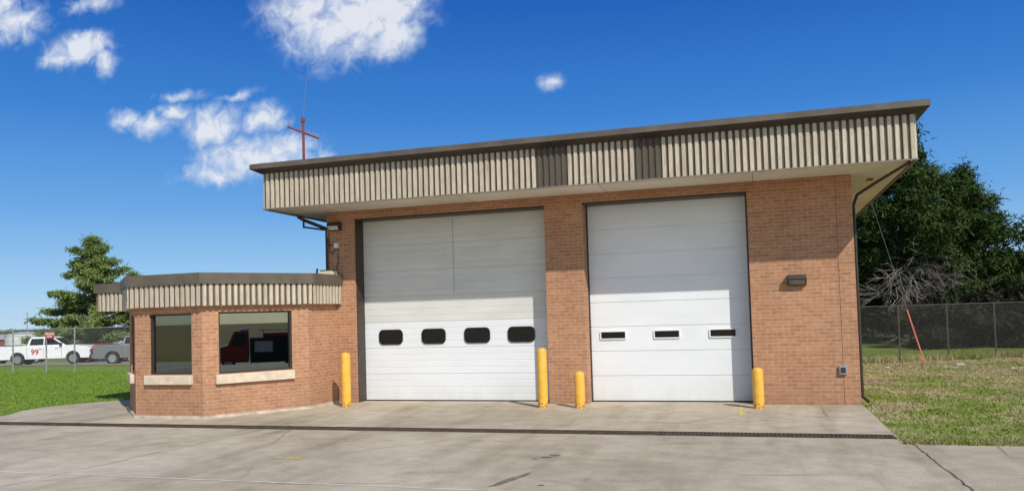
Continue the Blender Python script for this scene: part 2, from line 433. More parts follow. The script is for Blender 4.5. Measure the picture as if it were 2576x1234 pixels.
def ribs(mb,p0,p1,z0,z1,pitch=.125,proud=.03,dark=[],gw=.33):
    P0=Vector(p0);P1=Vector(p1);d=P1-P0;Ln=d.length;d.normalize(); out=Vector((d.y,-d.x))
    n=max(1,round(Ln/pitch)); pt=Ln/n
    W=lambda u,q,z:(P0.x+d.x*u+out.x*q,P0.y+d.y*u+out.y*q,z)
    for i in range(n):
        u=i*pt; g0=u+pt*gw; e=pt*.07; u2=u+pt
        cu=P0.x+d.x*(u+pt/2)
        ml=0
        if any(a<cu<b for a,b in dark): ml=2
        j=random.uniform(-.003,.003)
        zz0=z0+random.uniform(-.004,.004)
        pr=proud+j
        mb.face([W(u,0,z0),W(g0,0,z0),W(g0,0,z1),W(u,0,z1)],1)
        mb.face([W(g0,0,z0),W(g0+e,pr,zz0),W(g0+e,pr,z1),W(g0,0,z1)],ml)
        mb.face([W(g0+e,pr,zz0),W(u2-e,pr,zz0),W(u2-e,pr,z1),W(g0+e,pr,z1)],ml)
        mb.face([W(u2-e,pr,zz0),W(u2,0,z0),W(u2,0,z1),W(u2-e,pr,z1)],ml)
        mb.face([W(g0,0,z0),W(u2,0,z0),W(u2-e,pr,zz0),W(g0+e,pr,zz0)],ml)
mb=MB(); dk=[(-3.43,-2.95),(-1.83,-1.35)]
ribs(mb,(FX0,FY),(FX1,FY),ZS-.0,ZT,pitch=.102,proud=.026,dark=dk,gw=.37)
ribs(mb,(FX1,FY),(FX1,FB),ZS,ZT,pitch=.102); ribs(mb,(FX0,FB),(FX0,FY),ZS,ZT,pitch=.102); ribs(mb,(FX1,FB),(FX0,FB),ZS,ZT,pitch=.102)
roof=MB()
roof.face([(FX0+.01,FY+.01,ZS+.004),(FX1-.01,FY+.01,ZS+.004),(FX1-.01,FB-.01,ZS+.004),(FX0+.01,FB-.01,ZS+.004)])
mb.obj('fascia',[M_slat,M_groove,M_slatdark],ST,merge=False,label='ribbed cream metal fascia with two dark replaced sections')
roof.obj('soffit',M_soffit,ST)
mb=MB()
mb.box(FX0-.03,FX1+.03,FY-.032,FY,ZS-.02,ZS+.003)
mb.box(FX1,FX1+.03,FY,FB,ZS-.02,ZS+.003); mb.box(FX0-.03,FX0,FY,FB,ZS-.02,ZS+.003)
mb.obj('drip_edge',M_trimlight,ST)
mb=MB(); o1=.19
prof=[(0,ZT-.03),(-.05,ZT-.03),(-o1,ZT+.04),(-o1-.0,ZT+.125),(-o1+.03,ZT+.14),(0.2,ZT+.15)]
def sweep_rect(mb,prof,x0,x1,y0,y1,m=0):
    rings=[]
    for (q,z) in prof:
        rings.append([(x0+q,y0+q,z),(x1-q,y0+q,z),(x1-q,y1-q,z),(x0+q,y1-q,z)])
    for k in range(len(rings)-1):
        for i in range(4):
            j=(i+1)%4; mb.face([rings[k][i],rings[k][j],rings[k+1][j],rings[k+1][i]],m if k!=1 else 1)
    mb.face(rings[-1],m)
sweep_rect(mb,prof,FX0,FX1,FY,FB)
mb.obj('roof_cap',[M_trim,M_jamb],ST)
mb=MB(); mb.box(1.83,1.93,.6,.85,ZS-.004,ZS+.002); mb.obj('soffit_vent',M_jamb,ST)
mb=MB()
pts=[(2.22,-.92,3.66),(1.86,-.25,3.50),(1.60,.10,3.36),(1.545,.14,3.2),(1.545,.14,.12),(1.62,.02,.05)]
for a,b_ in zip(pts,pts[1:]): mb.tube(a,b_,.024,n=8)
mb.obj('downspout',M_jamb,ST,smooth=True)
mb=MB()
pts=[(-8.5,-.2,3.62),(-8.42,-.12,3.56),(-8.04,.1,3.38),(-8.04,.1,2.4)]
for a,b_ in zip(pts,pts[1:]): mb.tube(a,b_,.034,n=8)
mb.tube((-8.42,-.12,3.56),(-8.42,-.12,3.40),.02); mb.tube((-8.42,-.12,3.42),(-8.06,.05,3.36),.018)
mb.obj('downspout',M_jamb,ST,smooth=True)

# garage doors
def rr(x0,x1,z0,z1,r,n=5):
    P=[]
    for cx,cz,a0 in ((x1-r,z1-r,0),(x0+r,z1-r,90),(x0+r,z0+r,180),(x1-r,z0+r,270)):
        for i in range(n+1):
            a=math.radians(a0+90*i/n); P.append((cx+r*math.cos(a),cz+r*math.sin(a)))
    return P
def garage(xa,xb,ztop,sections,minor,matsplit,wins,frame_mat,rad,fw,label):
    y=REC+.02
    mb=MB(); zs=[.02+(ztop-.02)*i/sections for i in range(sections+1)]
    prof=[(y,.02)]
    def gm(z): return 1 if z<matsplit else 0
    def groove(z,h,dp): return [(y,z-h),(y+dp,z-h*.5),(y+dp,z+h*.5),(y,z+h)]
    for i in range(sections):
        a,b_=zs[i],zs[i+1]
        for k in range(1,minor+1):
            z=a+(b_-a)*k/(minor+1); prof+=groove(z,.007,.0045)
        if i<sections-1: prof+=groove(b_,.009,.011)
    prof.append((y,ztop))
    for (p,q) in zip(prof,prof[1:]):
        mb.face([(xa,p[0],p[1]),(xb,p[0],p[1]),(xb,q[0],q[1]),(xa,q[0],q[1])],gm((p[1]+q[1])/2))
    mb.box(xa,xb,y+.02,y+.05,.0,ztop,0)
    d=mb.obj('garage_door',[M_doorA,M_doorB],ST,merge=False,label=label)
    for (a,b_,c_,e) in wins:
        w=MB(); outer=rr(a,b_,c_,e,rad); inner=rr(a+fw,b_-fw,c_+fw,e-fw,max(.008,rad-fw)); n=len(outer)
        for i in range(n):
            j=(i+1)%n; yo=y-.022
            w.face([(outer[i][0],yo,outer[i][1]),(outer[j][0],yo,outer[j][1]),(inner[j][0],yo,inner[j][1]),(inner[i][0],yo,inner[i][1])],0)
            w.face([(outer[i][0],yo,outer[i][1]),(outer[i][0],y+.004,outer[i][1]),(outer[j][0],y+.004,outer[j][1]),(outer[j][0],yo,outer[j][1])],0)
            w.face([(inner[i][0],yo,inner[i][1]),(inner[i][0],y-.004,inner[i][1]),(inner[j][0],y-.004,inner[j][1]),(inner[j][0],yo,inner[j][1])],0)
        w.face([(p[0],y-.005,p[1]) for p in inner],1)
        o=w.obj('door_window',[frame_mat,M_black]); subparent(o,d)
    return d
garage(-7.385,-3.62,3.50,7,3,1.53,[(-7.08,-6.58,1.085,1.375),(-6.18,-5.69,1.085,1.375),(-5.31,-4.80,1.085,1.375),(-4.45,-3.93,1.085,1.375)],M_blackframe,.09,.022,'white ribbed overhead door with four rounded black windows')
garage(-2.88,-.14,3.50,8,0,9,[(-2.72,-2.25,1.10,1.255),(-1.77,-1.31,1.10,1.255),(-.82,-.36,1.10,1.255)],M_doorB,.02,.02,'smooth white overhead door with three narrow windows')
mb=MB(); mb.box(-5.497,-5.492,REC+.012,REC+.021,2.05,3.45); mb.obj('door_stile',M_roofmetal,ST)
mb=MB()
mb.box(-7.402,-7.385,.06,REC+.03,0,3.50)
mb.box(-7.402,-3.598,.02,REC+.03,3.50,3.532); mb.box(-3.62,-3.598,REC-.06,REC+.03,0,3.50)
mb.box(-7.385,-3.62,REC-.0,REC+.07,0,.022)
mb.obj('door_frame',M_jamb,ST)
mb=MB()
mb.box(-2.902,-2.88,REC-.04,REC+.03,0,3.50); mb.box(-2.902,-.108,.02,REC+.03,3.50,3.532)
mb.box(-.14,-.108,.03,REC+.03,0,3.50); mb.box(-2.88,-.14,REC-.0,REC+.07,0,.022)
mb.obj('door_frame',M_jamb,ST)

def wallpack(x,z,w,h,lens,y=0):
    mb=MB(); poly=[(y,z+h/2),(y-.13,z+h/2),(y-.15,z+h*.1),(y-.08,z-h/2),(y,z-h/2)]
    mb.prism(poly,0,x-w/2,x+w/2)
    o=mb.obj('wall_lamp',M_jamb,ST,bevel=.006)
    m2=MB(); m2.face([(x-w*.42,y-.149,z+.0),(x+w*.42,y-.149,z+.0),(x+w*.42,y-.092,z-h*.43),(x-w*.42,y-.092,z-h*.43)])
    l=m2.obj('lamp_lens',lens); l.parent=o; return o
wallpack(.62,2.02,.29,.17,M_lampdim)
wallpack(-7.78,3.40,.25,.16,M_lampglass)
mb=MB(); mb.box(1.20,1.32,-.05,.0,.49,.63,0); mb.box(1.225,1.295,-.065,-.05,.52,.60,1)
mb.obj('outlet_box',[M_grey,M_jamb],ST,bevel=.004)
mb=MB()
mb.box(-7.80,-7.72,-.07,0,2.98,3.08,0)
mb.obj('junction_box',M_white,ST,bevel=.004)
mb=MB()
def path(mb,pts,r,n=5):
    for a,b_ in zip(pts,pts[1:]): mb.tube(a,b_,r,n=n)
path(mb,[(-7.93,-.02,3.3),(-7.92,-.02,2.95),(-7.86,-.02,2.86),(-7.8,-.02,2.95),(-7.76,-.03,3.0)],.006)
path(mb,[(-7.74,-.02,3.0),(-7.73,-.02,2.75),(-7.78,-.02,2.55),(-7.85,-.02,2.47)],.007)
path(mb,[(-7.95,-.02,3.05),(-7.80,-.02,3.06)],.008)
path(mb,[(-7.95,-.03,3.2),(-7.95,-.03,2.45)],.010)
mb.obj('conduit',M_jamb,ST)

# ---------------- office bay
A=Vector((-11.42,-1.42));B=Vector((-10.40,-2.40));C=Vector((-8.98,-2.44));Dp=Vector((-7.86,-.92));E=Vector((-7.80,-.01))
AZ=1.90
BL=(C-B).length; CL=(Dp-C).length
wBC=(.22*BL,.845*BL,.745,1.78); wCD=(.145*CL,.83*CL,.735,1.79); wAB=(.35,1.1,.745,1.78)
mb=MB()
brick_wall(mb,(-11.42,5),A,0,AZ,[],0,u0=.05)
brick_wall(mb,A,B,0,AZ,[wAB],.10); brick_wall(mb,B,C,0,AZ,[wBC],.10,u0=.07); brick_wall(mb,C,Dp,0,AZ,[wCD],.10,u0=.03)
brick_wall(mb,Dp,E,0,AZ,[],0,u0=.1)
mb.obj('office_wall',M_brick,ST,merge=False)
def along(P,Q,u,q,z):
    d=(Q-P).normalized(); inn=Vector((-d.y,d.x)); r=P+d*u+inn*q; return (r.x,r.y,z)
def obox(mb,P,Q,u0,u1,q0,q1,z0,z1,m=0):
    c=[along(P,Q,u,q,z) for z in (z0,z1) for u,q in ((u0,q0),(u1,q0),(u1,q1),(u0,q1))]
    for f_ in ((0,1,2,3),(4,5,6,7),(0,1,5,4),(1,2,6,5),(2,3,7,6),(3,0,4,7)): mb.face([c[i] for i in f_],m)
def window(P,Q,w):
    a,b_,za,zb=w
    g=MB(); g.face([along(P,Q,a+.02,.075,za+.02),along(P,Q,b_-.02,.075,za+.02),along(P,Q,b_-.02,.075,zb-.02),along(P,Q,a+.02,.075,zb-.02)])
    o=g.obj('window',M_glass,ST)
    f=MB(); t=.03
    obox(f,P,Q,a+.001,a+t,.03,.09,za+.001,zb-.001); obox(f,P,Q,b_-t,b_-.001,.03,.09,za+.001,zb-.001)
    obox(f,P,Q,a+t,b_-t,.03,.09,za+.001,za+t); obox(f,P,Q,a+t,b_-t,.03,.09,zb-t,zb-.001)
    fo=f.obj('frame',M_jamb); fo.parent=o
    s=MB(); obox(s,P,Q,a-.07,b_+.02,-.07,.06,za-.17,za-.012)
    so=s.obj('sill',M_stone,bevel=.01); so.parent=o
window(B,C,wBC); window(C,Dp,wCD); window(A,B,wAB)
mb=MB()
for P,Q in ((A,B),(B,C),(C,Dp),(Dp,E)):
    obox(mb,P,Q,-.01,(Q-P).length+.01,-.035,0.0,0,.045)
mb.obj('foundation',M_found,ST,merge=False)
def offset(pl,dist):
    res=[]
    for i,p in enumerate(pl):
        ns=[]
        if i>0: d=(pl[i]-pl[i-1]).normalized(); ns.append(Vector((d.y,-d.x)))
        if i<len(pl)-1: d=(pl[i+1]-pl[i]).normalized(); ns.append(Vector((d.y,-d.x)))
        if len(ns)==2:
            b_=(ns[0]+ns[1]).normalized(); res.append(p+b_*dist/max(.3,b_.dot(ns[0])))
        else: res.append(p+ns[0]*dist)
    return res
pl=[Vector((-11.42,-.8)),A,B,C,Dp,E]
f1=offset(pl,.10)
f1[0]=Vector((-11.52,-.84)); f1[-1]=Vector((f1[-1].x,-.02))
fpl=[Vector((-12.75,4.5)),Vector((-12.75,-.84))]+f1
mb=MB(); ZA,ZB,ZC=AZ,2.27,2.455
for P,Q in zip(fpl,fpl[1:]): ribs(mb,P,Q,ZA,ZB,pitch=.105,proud=.02,gw=.37)
mb.obj('office_fascia',[M_slat,M_groove,M_slatdark],ST,merge=False)
f2=offset(fpl,.05); f2[-1]=Vector((f2[-1].x,-.02))
mb=MB()
for i in range(len(fpl)-1):
    a0,a1=f2[i],f2[i+1]; b0,b1=fpl[i],fpl[i+1]
    mb.face([(a0.x,a0.y,ZB),(a1.x,a1.y,ZB),(a1.x,a1.y,ZC),(a0.x,a0.y,ZC)])
    mb.face([(a0.x,a0.y,ZB),(a1.x,a1.y,ZB),(b1.x,b1.y,ZB),(b0.x,b0.y,ZB)])
top=[(p.x,p.y,ZC) for p in f2]+[(-7.985,f2[-1].y,ZC),(-7.985,4.5,ZC)]
mb.face(top)
mb.obj('office_roof_cap',M_trim,ST)
mb=MB(); mb.face([(p.x,p.y,ZA+.004) for p in fpl]+[(-7.985,-.02,ZA+.004),(-7.985,4.5,ZA+.004)]); mb.obj('office_soffit',M_soffit,ST)
mb=MB(); mb.box(-7.98,-7.72,-.35,-.1,ZC+.002,ZC+.07,0); mb.box(-8.0,-7.66,-.25,-.2,ZC+.07,ZC+.10,1); mb.tube((-8.05,-.3,ZC),(-8.03,-.3,ZC+.13),.02,m=1)
mb.obj('roof_flashing',[M_stone,M_jamb],ST)

# ---------------- antenna
AN=thing('roof_antenna',(-8.28,-.3,4.5),'red cross-shaped antenna mast with a thin whip on the roof edge','antenna')
mb=MB(); mb.tube((-8.28,-.3,4.35),(-8.28,-.3,5.47),.028,.024); mb.tube((-8.28,-.3,5.44),(-8.28,-.3,5.52),.04,.035); mb.obj('mast',M_redmast,AN,smooth=True)
mb=MB(); mb.tube((-8.55,-.42,5.35),(-8.01,-.18,5.12),.022); mb.obj('crossbar',M_redmast,AN,smooth=True)
mb=MB(); mb.tube((-8.28,-.3,5.5),(-8.16,-.28,6.6),.006,.003,n=5); mb.tube((-8.28,-.3,5.5),(-8.65,-.4,5.54),.003,n=4); mb.tube((-8.28,-.3,5.5),(-7.8,-.2,5.42),.003,n=4); mb.obj('whip_aerial',M_wire,AN)

# ---------------- bollards
def bollard_mesh(h):
    mb=MB(); r=.086; n=20; prof=[(r,0),(r,h-.05),(r*.93,h-.02),(r*.7,h),(r*.35,h+.012),(0.001,h+.015)]
    for (ra,za),(rb,zb) in zip(prof,prof[1:]):
        for i in range(n):
            a=2*math.pi*i/n;b_=2*math.pi*(i+1)/n
            mb.face([(ra*math.cos(a),ra*math.sin(a),za),(ra*math.cos(b_),ra*math.sin(b_),za),(rb*math.cos(b_),rb*math.sin(b_),zb),(rb*math.cos(a),rb*math.sin(a),zb)])
    return mb
for (x,y,h,lb) in [(-7.29,-.62,.98,'tall yellow steel bollard beside the ribbed garage door'),(-3.57,-.56,1.0,'tall yellow steel bollard in front of the brick pier'),
                 (-2.92,-.59,.60,'short yellow steel bollard in front of the brick pier'),(-.05,-.50,.63,'short yellow steel bollard beside the smooth garage door')]:
    o=bollard_mesh(h).obj('bollard',M_yellow,smooth=True); o.location=(x,y,0); tag(o,lb,'bollard','yellow bollards guarding the garage doors')

# ---------------- fences
def fence(name_label,p0,p1,h,n,ml,mg,pr):
    P0=Vector(p0);P1=Vector(p1)
    F_=thing('chain_link_fence',(p0[0],p0[1],terr(*p0)),name_label,'fence')
    d=P1-P0; Ln=d.length
    m=MB();rl=MB()
    for i in range(n):
        a=P0+d*(i/n); b_=P0+d*((i+1)/n); za=terr(a.x,a.y);zb=terr(b_.x,b_.y)
        m.face([(a.x,a.y,za),(b_.x,b_.y,zb),(b_.x,b_.y,zb+h-.03),(a.x,a.y,za+h-.03)],0,[(Ln*i/n,0),(Ln*(i+1)/n,0),(Ln*(i+1)/n,h),(Ln*i/n,h)])
        rl.tube((a.x,a.y,za+h),(b_.x,b_.y,zb+h),pr*.65,n=6)
    m.obj('fence_mesh',ml,F_); rl.obj('top_rail',mg,F_,smooth=True)
    for i in range(n+1):
        a=P0+d*(i/n); za=terr(a.x,a.y); pm=MB(); pm.tube((a.x,a.y,za-.05),(a.x,a.y,za+h+.04),pr,n=8)
        pm.obj('fence_post',mg,F_,smooth=True)
fence('tall galvanised chain-link fence along mown grass',(-52.5,12.1),(-13.5,11.9),1.8,12,M_link,M_galv,.028)
fence('weathered chain-link fence in front of dark conifers',(1.0,8.9),(10.3,13.6),1.52,7,M_linkdark,M_galvdark,.021)

# sign
SX,SY=-27.65,11.85; sz=terr(SX,SY)
SG=thing('warning_sign',(SX,12.0,sz),'small red sign with white lettering on a post at the fence','sign')
mb=MB(); mb.tube((SX-.22,SY+.03,sz),(SX-.22,SY+.03,sz+1.62),.03); mb.obj('post',M_galv,SG,smooth=True)
mb=MB(); mb.box(SX-.22,SX+.22,SY-.012,SY,sz+1.40,sz+1.68); sb=mb.obj('sign_panel',M_redsign,SG)
def text(body,size,mat,loc,rotz,name='lettering'):
    cu=bpy.data.curves.new(name,'FONT'); cu.body=body; cu.size=size; cu.align_x='CENTER'; cu.align_y='CENTER'; cu.extrude=.002; cu.space_line=.85
    cu.offset=size*.02
    o=bpy.data.objects.new(name,cu); scene.collection.objects.link(o)
    dg=bpy.context.evaluated_depsgraph_get(); me=bpy.data.meshes.new_from_object(o.evaluated_get(dg))
    bpy.data.objects.remove(o); me.materials.append(mat)
    o=bpy.data.objects.new(name,me); scene.collection.objects.link(o)
    o.rotation_euler=(math.radians(90),0,rotz); o.location=loc; return o
t=text('WRONG\nWAY',.13,M_white,(SX,SY-.018,sz+1.54),0); t.parent=SG; t.matrix_parent_inverse=Matrix.Translation(SG.location).inverted()

# ---------------- vehicles
def arc_pts(cx,r,z0,a0,a1,n=8):
    return [(cx+r*math.cos(math.radians(a0+(a1-a0)*i/n)),z0+r*math.sin(math.radians(a0+(a1-a0)*i/n))) for i in range(n+1)]
def wheel_parts(e,x,y,r):
    w=MB(); w.tube((x,y-.12,r),(x,y+.12,r),r,n=20); o=w.obj('wheel',M_tyre,e,smooth=True)
    s=1 if y>0 else -1
    q=MB(); q.tube((x,y+s*.10,r),(x,y+s*.128,r),r*.62,n=16); q.obj('rim',M_rim,smooth=True).parent=o
def pickup(loc,rz,paint,label,cat,num=None,group='vehicles parked in the far lot',sc=1.0):
    e=thing('pickup_truck',loc,label,cat,group,local=True); e.rotation_euler=(0,0,rz); e.scale=(sc,sc,sc*1.06)
    W=.98; wf,wr,r=1.85,-1.75,.41
    prof=[(-2.95,.55),(-2.98,1.30),(-1.18,1.32),(-1.15,1.28),(1.25,1.27),(2.1,1.25),(2.75,1.18),(2.93,1.02),(2.95,.60)]
    bot=[(2.9,.40)]+[(p) for p in arc_pts(wf,.48,.42,0,180)]+[p for p in arc_pts(wr,.48,.42,0,180)]+[(-2.9,.42)]
    mb=MB(); mb.prism(prof+bot,1,-W,W); mb.obj('body',paint,e,bevel=.06)
    mb=MB(); mb.box(-2.85,-1.28,-.85,.85,1.315,1.325); mb.obj('bed',M_tyre,e)
    xb,xt=1.42,.50
    mb=MB(); base=[(-1.20,-.93),(xb,-.93),(xb,.93),(-1.20,.93)]; mid=[(-1.10,-.86),(1.05,-.86),(1.05,.86),(-1.10,.86)]; topq=[(-.90,-.72),(xt-.12,-.72),(xt-.12,.72),(-.90,.72)]
    zb,zt=1.25,1.87
    rings=[[(*p,zb) for p in base],[(-1.0,-.775,1.80),(xt+.02,-.775,1.80),(xt+.02,.775,1.80),(-1.0,.775,1.80)],[(*p,zt) for p in topq]]
    for k in range(2):
        for i in range(4):
            j=(i+1)%4; mb.face([rings[k][i],rings[k][j],rings[k+1][j],rings[k+1][i]])
    mb.face(rings[2]); mb.obj('cab',paint,e,bevel=.03)
    zq=1.80
    def sp(s,x,z): t=(z-zb)/(zq-zb); return (x,s*(.93-.155*t+.006),z)
    front=lambda z: xb-(xb-xt-.02)*(z-zb)/(zq-zb)-.12
    for s in (-1,1):
        g=MB(); g.face([sp(s,-1.0,1.33),sp(s,-.10,1.33),sp(s,-.10,1.76),sp(s,-.90,1.76)]); g.obj('side_window',M_black,e)
        g=MB(); g.face([sp(s,-.03,1.33),sp(s,front(1.33),1.33),sp(s,front(1.76),1.76),sp(s,-.03,1.76)]); g.obj('side_window',M_black,e)
    g=MB(); f=lambda y,t:(xb-(xb-xt-.02)*t+.012,y*(1-.165*t),zb+(zq-zb)*t)
    g.face([f(-.84,.08),f(.84,.08),f(.84,.95),f(-.84,.95)]); g.obj('windshield',M_black,e)
    g=MB(); f=lambda y,t:(-1.20+.2*t-.012,y*(1-.165*t),zb+(zq-zb)*t)
    g.face([f(-.8,.12),f(.8,.12),f(.8,.9),f(-.8,.9)]); g.obj('rear_window',M_black,e)
    mb=MB(); mb.box(2.92,3.01,-.66,.66,.66,1.02); mb.obj('grille',M_blackframe,e,bevel=.02)
    mb=MB(); mb.box(2.90,3.06,-.95,.95,.42,.60); mb.obj('bumper',M_blackframe,e,bevel=.03)
    mb=MB(); mb.box(-3.08,-2.92,-.95,.95,.48,.66); mb.obj('bumper',M_chrome,e,bevel=.03)
    for s in (-1,1):
        mb=MB(); mb.box(2.80,2.965,s*.81-.14,s*.81+.14,.88,1.02); mb.obj('headlight',M_head,e,bevel=.02)
        mb=MB(); mb.box(-3.0,-2.9,s*.90-.07,s*.90+.07,.95,1.26); mb.obj('tail_light',M_tail,e)
        mb=MB(); mb.box(1.02,1.16,s*1.08-.10,s*1.08+.10,1.26,1.46); mb.obj('side_mirror',M_blackframe,e,bevel=.02)
        for x in (wf,wr): wheel_parts(e,x,s*.86,r)
        for x in (-1.14,-.08,1.10):
            mb=MB(); mb.box(x,x+.015,s*.982-.002,s*.982+.002,.5,1.24); mb.obj('door_seam',M_blackframe,e)
        for x in (-.25,.80):
            mb=MB(); mb.box(x-.1,x+.08,s*.985-.012,s*.985+.012,1.06,1.10); mb.obj('door_handle',M_chrome,e)
    if num:
        t=text(num,.50,M_redpaint,(-.62,-.99,.86),0,'number'); t.parent=e
    return e
PX,PY=-48.5,31.2
pickup((PX,PY,terr(PX,PY)+.02),math.radians(27),M_white,'white crew-cab pickup with red number 99 on its side','pickup truck','99',sc=1.0)
pickup((-41.7,32.6,terr(-42,32.6)+.02),math.radians(33),M_silver,'grey crew-cab pickup parked behind the chain-link fence','pickup truck',sc=1.0)
def car(loc,rz,paint,label):
    e=thing('parked_car',loc,label,'car','vehicles parked in the far lot',local=True); e.rotation_euler=(0,0,rz)
    prof=[(-2.25,.5),(-2.3,.95),(-1.2,1.05),(1.0,1.0),(2.1,.85),(2.25,.5)]
    bot=[(2.2,.3)]+arc_pts(1.4,.4,.32,0,180)+arc_pts(-1.4,.4,.32,0,180)+[(-2.2,.3)]
    mb=MB(); mb.prism(prof+bot,1,-.88,.88); mb.obj('body',paint,e,bevel=.06)
    mb=MB(); mb.prism([(-1.9,1.0),(-1.3,1.48),(.1,1.5),(1.1,1.0)],1,-.72,.72); mb.obj('cabin',paint,e,bevel=.06)
    for s in (-1,1):
        g=MB(); g.face([(-1.55,s*.727,1.06),(.85,s*.727,1.06),(.05,s*.727,1.42),(-1.2,s*.727,1.42)]); g.obj('side_window',M_black,e)
        for x in (1.4,-1.4): wheel_parts(e,x,s*.78,.32)
        mb=MB(); mb.box(2.1,2.26,s*.65-.14,s*.65+.14,.66,.8); mb.obj('headlight',M_head,e)
    return e
for (x,y,r_,m_,lb) in [(-50.5,38.5,.6,M_redpaint,'red car parked behind the pickups'),(-58.5,37.5,.6,M_silver,'grey car parked behind the white pickup'),(-47.0,39.5,.6,M_redpaint,'red car parked behind the pickups')]:
    car((x,y,terr(x,y)+.35),r_,m_,lb) if False else car((x,y,terr(x,y)+.03),r_,m_,lb)
# fire truck parked on the access road (mirrored in the office window)
tx,ty=20.3,-10.3
FT=thing('fire_truck',(tx,ty,terr(tx,ty)+.012),'black and red fire truck with roof light bar','fire truck',local=True)
FT.rotation_euler=(0,0,math.radians(-107)); FT.scale=(.60,.75,.93)
mb=MB(); mb.prism([(1.4,.6),(1.4,2.35),(2.6,2.35),(3.1,1.6),(4.0,1.45),(4.1,.6)],1,-1.15,1.15); mb.obj('cab',M_darkred,FT,bevel=.06)
mb=MB(); mb.box(-3.6,1.3,-1.2,1.2,.55,1.95,0); mb.box(-3.2,.2,-.9,.9,1.95,2.2,1); mb.obj('body',[M_blackframe,M_darkred],FT,bevel=.04)
for s in (-1,1):
    mb=MB(); mb.face([(1.6,s*1.156,1.5),(2.9,s*1.156,1.5),(2.5,s*1.156,2.2),(1.6,s*1.156,2.2)]); mb.obj('side_window',M_black,FT)
    mb=MB(); mb.box(-.6,.9,s*1.205-.01,s*1.205+.01,1.15,1.75); mb.obj('locker_door',M_rim,FT)
    for x in (3.1,-2.2): wheel_parts(FT,x,s*1.02,.52)
    mb=MB(); mb.box(4.02,4.12,s*.85-.15,s*.85+.15,.95,1.15); mb.obj('headlight',M_head,FT)
mb=MB(); mb.box(1.3,2.1,-.8,.8,2.36,2.50); mb.obj('light_bar',M_head,FT,bevel=.03)
mb=MB(); mb.box(-2.9,.6,-.6,-.5,2.33,2.38); mb.box(-2.9,-2.8,-.6,-.5,2.2,2.33); mb.box(.1,.2,-.6,-.5,2.2,2.33); mb.obj('roof_rack',M_rim,FT)
mb=MB(); mb.face([(3.02,-1,1.72),(3.02,1,1.72),(2.65,1,2.27),(2.65,-1,2.27)]); mb.obj('windshield',M_black,FT)

# ---------------- far left: tank, buildings, pole
def farp(x,depth):
    lat=x*depth; return (-.293*depth+.956*lat,-13.8+.956*depth+.293*lat)
tx,ty=farp(-.612,110); tz=terr(tx,ty)
TK=thing('storage_tank',(tx,ty,tz),'large white cylindrical storage tank beyond the parked vehicles','storage tank',local=True)
mb=MB(); mb.tube((0,0,0),(0,0,2.6),2.3,n=28); mb.obj('shell',M_tank,TK,smooth=True)
mb=MB(); mb.tube((0,0,2.6),(0,0,2.9),2.35,.4,n=28); mb.obj('lid',M_roofmetal,TK,smooth=True)
for z in (.8,1.6,2.3):
    mb=MB(); mb.tube((0,0,z),(0,0,z+.06),2.33,n=28); mb.obj('hoop',M_roofmetal,TK,smooth=True)
def shed(x,depth,w,d,h,mat,label,mr=M_roofmetal):
    px,py=farp(x,depth); z=terr(px,py)-.05
    e=thing('warehouse',(px,py,z),label,'building',local=True); e.rotation_euler=(0,0,.2)
    mb=MB(); mb.box(-w/2,w/2,-d/2,d/2,0,h); mb.obj('wall',mat,e)
    mb=MB(); mb.prism([(-d/2-.2,h+.003),(0,h+.7),(d/2+.2,h+.003)],0,-w/2-.2,w/2+.2); mb.obj('roof',mr,e)
    for k in range(3):
        mb=MB(); a=-w/2+w*(k+.5)/3; mb.box(a-.8,a+.8,-d/2-.03,-d/2+.01,.0,1.7); mb.obj('door',M_grey,e)
shed(-.575,125,12,9,1.9,M_white,'low white warehouse with a grey roof')
shed(-.50,130,22,9,2.0,M_white,'long low white warehouse with red roof',M_redroof)
shed(-.66,118,12,8,1.9,M_redroof,'low red warehouse beyond the parked vehicles')
px,py=farp(-.608,130)
UP=thing('utility_pole',(px,py,terr(px,py)),'distant thin utility pole against the sky','utility pole',local=True)
mb=MB(); mb.tube((0,0,0),(0,0,6.0),.10,.07); mb.obj('pole',M_grey,UP)
mb=MB(); mb.tube((-.7,0,4.9),(.7,0,4.9),.06); mb.obj('crossarm',M_grey,UP)

# ---------------- trees
def tri_mesh(name,V,mat):
    n=len(V)//3
    me=bpy.data.meshes.new(name); me.vertices.add(3*n); me.vertices.foreach_set('co',V.astype(np.float32).ravel())
    me.loops.add(3*n); me.loops.foreach_set('vertex_index',np.arange(3*n,dtype=np.int32))
    me.polygons.add(n); me.polygons.foreach_set('loop_start',np.arange(0,3*n,3,dtype=np.int32)); me.polygons.foreach_set('loop_total',np.full(n,3,dtype=np.int32))
    me.materials.append(mat); me.update(); me.validate()
    o=bpy.data.objects.new(name,me); scene.collection.objects.link(o); return o
def leaves_obj(name,pts,size,mat,parent,flat=.7,elong=2.2):
    P=np.array(pts); n=len(P)
    d=rng.normal(size=(n,3)); d[:,2]=d[:,2]*flat+.35; d/=np.linalg.norm(d,axis=1)[:,None]
    e=rng.normal(size=(n,3)); e-= (e*d).sum(1)[:,None]*d; e/=np.linalg.norm(e,axis=1)[:,None]
    s=size*rng.uniform(.6,1.4,size=(n,1))
    a=P-d*s*elong*.5-e*s*.25; b_=P-d*s*elong*.5+e*s*.25; c_=P+d*s*elong*.6
    o=tri_mesh(name,np.stack([a,b_,c_],1).reshape(-1,3),mat); o.parent=parent; return o
